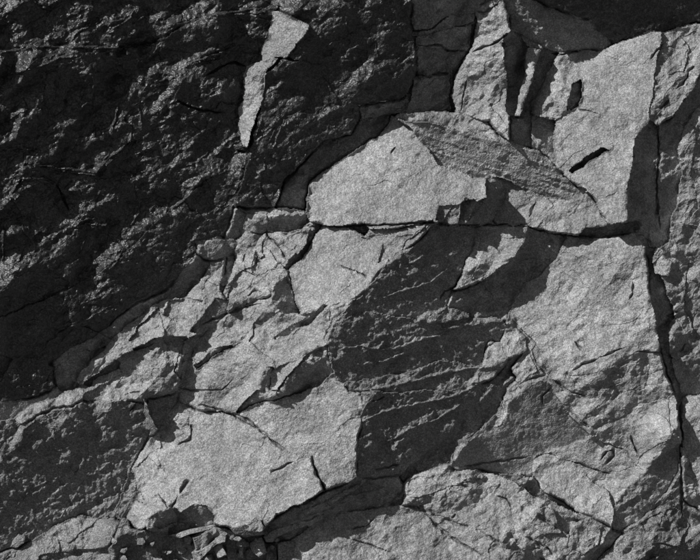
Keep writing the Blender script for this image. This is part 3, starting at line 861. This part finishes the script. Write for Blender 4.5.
# ------------------------------------------------------------------ the cliff behind and around
cx = np.concatenate([np.arange(-1500, -120, 12), np.arange(-120, 821, 10), np.arange(832, 2200, 12)]).astype(np.float32)
cy = np.concatenate([np.arange(-900, -100, 12), np.arange(-100, 641, 10)]).astype(np.float32)
CX, CY = np.meshgrid(cx, cy)
ix = np.clip(((CX + 120) / GS).round().astype(int), 0, NX - 1)
iy = np.clip(((CY + 100) / GS).round().astype(int), 0, NY - 1)
out = np.hypot(np.maximum(np.maximum(-120 - CX, CX - 820), 0), np.maximum(np.maximum(-100 - CY, CY - 640), 0))
HB = blur(H, 12)
CH = HB[iy, ix]
fade = np.clip(out / 250, 0, 1)
inn = out <= 0
CHn = CH * (1 - fade * .6) + np.clip(out / 60, 0, 1) * (.10 * chips(CX, CY, 90, 401, 1.5, -.5) + .12 * chips(CX, CY, 35, 403, 1.4, -.6) - 14)
edge = np.minimum(np.minimum(CX + 120, 820 - CX), np.minimum(CY + 100, 640 - CY))
CHn = np.where(inn, CH - 6 - np.clip(edge, 0, 40), CHn - 4)
CHn = np.clip(CHn, -220, 220)
cv = world_pts(CX, CY, CHn).reshape(-1, 3)
ci = np.arange(CX.size).reshape(CX.shape)
cq = np.stack([ci[1:, :-1], ci[1:, 1:], ci[:-1, 1:], ci[:-1, :-1]], -1).reshape(-1, 4)
co = bpy.data.objects.new('cliff', mesh_from('cliff', cv, cq, MAT['grey']))
co['kind'] = 'structure'
C.objects.link(co)

# ground in front of the cliff, out to the horizon
gxs = np.r_[-900, -300, -100, -40, np.linspace(-20, 20, 81), 40, 100, 300, 900]
gys = np.r_[-900, -300, -100, -50, np.linspace(-25, 4, 70)]
GX_, GY_ = np.meshgrid(gxs, gys)
GZ = 0.12 * fbm(GX_ * 10, GY_ * 10, 30, 3, 501) - 0.12
gv = np.stack([GX_, GY_, GZ], -1).reshape(-1, 3)
gi = np.arange(GX_.size).reshape(GX_.shape)
gq = np.stack([gi[:-1, :-1], gi[:-1, 1:], gi[1:, 1:], gi[1:, :-1]], -1).reshape(-1, 4)
go = bpy.data.objects.new('ground', mesh_from('ground', gv, gq, MAT['soil']))
go['kind'] = 'structure'
C.objects.link(go)

# ------------------------------------------------------------------ loose stones at the foot
def loose_stone(name, label, pts, lean, up, thick, mat, seed, group='loose stones at the foot of the rock face'):
    r = random.Random(seed)
    p = [float(v) for v in pts.split()]
    poly = [Vector((a, b)) for a, b in zip(p[0::2], p[1::2])]
    # more corners along the outline, each a little off line
    ring = []
    n = len(poly)
    for k in range(n):
        a, b = poly[k], poly[(k + 1) % n]
        ring.append(a)
        for q in (0.33, 0.66):
            if (b - a).length > 5:
                m = a.lerp(b, q + r.uniform(-.08, .08))
                ring.append(m + Vector((r.uniform(-.5, .5), r.uniform(-.5, .5))))
    cen = sum(ring, Vector((0, 0))) / len(ring)
    i, j = int((cen.x + 120) / GS), int((cen.y + 100) / GS)
    base = float(np.percentile(H[max(0, j - 16):j + 17, i - 16:i + 17], 60)) + up
    ax, ay = NRM[lean] if isinstance(lean, str) else lean
    layers = [(0.0, 0.80, 0.0), (0.0, 0.93, -0.4), (0.0, 1.0, -1.6), (0.2, 1.05, -thick * .5), (0.4, 0.96, -thick)]
    vs = []
    for (jit, sc, dh) in layers:
        for v in ring:
            q = cen + (v - cen) * sc
            d = q - cen
            vs.append((q.x + r.uniform(-jit, jit) * 2, q.y + r.uniform(-jit, jit) * 2, base - ax * d.x + ay * d.y + dh + r.uniform(-.35, .35)))
    m = len(ring)
    vs.append((cen.x, cen.y, base + r.uniform(.2, .8)))
    vs.append((cen.x, cen.y, base - thick))
    a = np.array(vs)
    w3 = world_pts(a[:, 0], a[:, 1], a[:, 2])
    o0 = np.array([w3[:, 0].mean(), w3[:, 1].mean(), w3[:, 2].min()])
    fs = []
    for l in range(len(layers) - 1):
        for k in range(m):
            k2 = (k + 1) % m
            fs.append((l * m + k, (l + 1) * m + k, (l + 1) * m + k2, l * m + k2))
    for k in range(m):
        k2 = (k + 1) % m
        fs.append((len(vs) - 2, k, k2))
        fs.append((len(vs) - 1, (len(layers) - 1) * m + k2, (len(layers) - 1) * m + k))
    me = bpy.data.meshes.new(name)
    me.from_pydata([tuple(v) for v in (w3 - o0)], [], fs)
    bm = bmesh.new()
    bm.from_mesh(me)
    bmesh.ops.recalc_face_normals(bm, faces=bm.faces)
    bm.to_mesh(me)
    bm.free()
    me.materials.append(MAT[mat])
    o = bpy.data.objects.new(name, me)
    o.location = o0
    o['label'] = label
    o['category'] = 'stone'
    o['group'] = group
    C.objects.link(o)

loose_stone('stone_sliver', 'long thin pale sliver lying across the top of the rubble', '170 535 186 530 206 526 222 523 212 529 196 533 180 538', (-.15, .25), 8, 14, 'pale', 1)
loose_stone('stone_splinter', 'narrow splinter slanting up to the right in the rubble', '200 551 213 541 226 530 229 533 217 544 204 556', (.0, .06), 7, 14, 'pale', 2)
loose_stone('stone_chip', 'tiny bright chip resting on the slanting splinter', '215 540 222 535 226 537 225 542 217 544', 'B', 10, 10, 'pale', 3)
loose_stone('stone_chip', 'small bright four-sided chip below the slanting splinter', '213 546 221 543 227 555 218 558', 'B', 9, 12, 'pale', 4)
loose_stone('stone_shard', 'flat dark shard under the lowest tip of the largest bright slab', '230 528 245 524 262 530 265 534 246 537 236 534', (.34, -.30), 3, 16, 'grey', 5)
loose_stone('stone_chip', 'thin curved bright splint standing upright amid the rubble', '238 557 240 546 243 539 246 542 243 550 243 558', 'B', 7, 12, 'pale', 6)
loose_stone('stone_chip', 'bright leaning chip at the right of the rubble', '249 543 255 540 262 537 267 552 259 557 252 551', 'B', 9, 14, 'pale', 7)
loose_stone('loose_stone', 'upright grey blocky stone at the right end of the rubble', '278 543 287 541 295 540 296 566 279 568', (.24, -.16), 6, 20, 'grey', 8)
loose_stone('loose_stone', 'dark stone squeezed between the bright leaning chip and the blocky stone', '267 547 277 543 278 566 265 568', (.26, -.26), 3, 18, 'grey', 9)
loose_stone('loose_stone', 'dark upright stone left of the curved bright splint', '226 542 236 536 238 560 228 566', (.28, -.24), 2, 16, 'grey', 10)
loose_stone('loose_stone', 'dull stone at the bottom edge under the lower end of the slanting splinter', '200 558 212 553 217 568 202 572', (.08, -.02), 3, 16, 'grey', 11)
loose_stone('loose_stone', 'dark wedge-shaped stone under the long thin sliver', '193 538 212 531 216 536 203 547 196 550', (.34, -.34), 1, 16, 'grey', 12)
loose_stone('pebble', 'little pebble against the dark rock above the flat corner boulder', '10 547 14 539 19 534 25 536 24 543 17 548', (-.05, .04), 4, 10, 'grey', 13)
loose_stone('pebble', 'little dark pebble jammed beside the tip of the flat corner boulder', '118 527 123 518 128 519 130 525 124 530', (.20, -.10), 3, 10, 'grey', 14)
loose_stone('stone_chip', 'dull chip at the bottom edge left of the dark upright stone', '217 560 227 557 230 568 218 570', (.05, .05), 6, 12, 'grey', 15)
loose_stone('stone_chip', 'dull chip at the bottom edge beneath the bright leaning chip', '243 560 258 558 262 570 244 572', (.05, .0), 6, 12, 'grey', 16)

grit = random.Random(31)
for k in range(34):
    gx0 = grit.uniform(112, 300)
    gy0 = grit.uniform(538, 568)
    rad = grit.uniform(2.4, 6.5)
    m = grit.randint(5, 7)
    a0 = grit.uniform(0, 6.28)
    el = grit.uniform(.45, 1.0)
    ro = grit.uniform(-.8, .3)
    pts = []
    for q in range(m):
        t = a0 + 6.283 * q / m + grit.uniform(-.3, .3)
        rr = rad * grit.uniform(.75, 1.15)
        x_, y_ = rr * math.cos(t), rr * math.sin(t) * el
        pts.append('%.1f %.1f' % (gx0 + x_ * math.cos(ro) - y_ * math.sin(ro), gy0 + x_ * math.sin(ro) + y_ * math.cos(ro)))
    loose_stone('stone_chip', ('tiny angular chip lying among the rubble %s' % ('between the flat corner boulder and the wedged stone' if gx0 < 178 else 'around the slanting splinter' if gx0 < 235 else 'near the upright blocky stone')), ' '.join(pts),
                (grit.uniform(-.45, .25), grit.uniform(-.2, .45)), grit.uniform(2, 6), rad * 2 + 3, grit.choice(['pale', 'grey', 'grey']), 100 + k, 'tiny chips in the rubble')
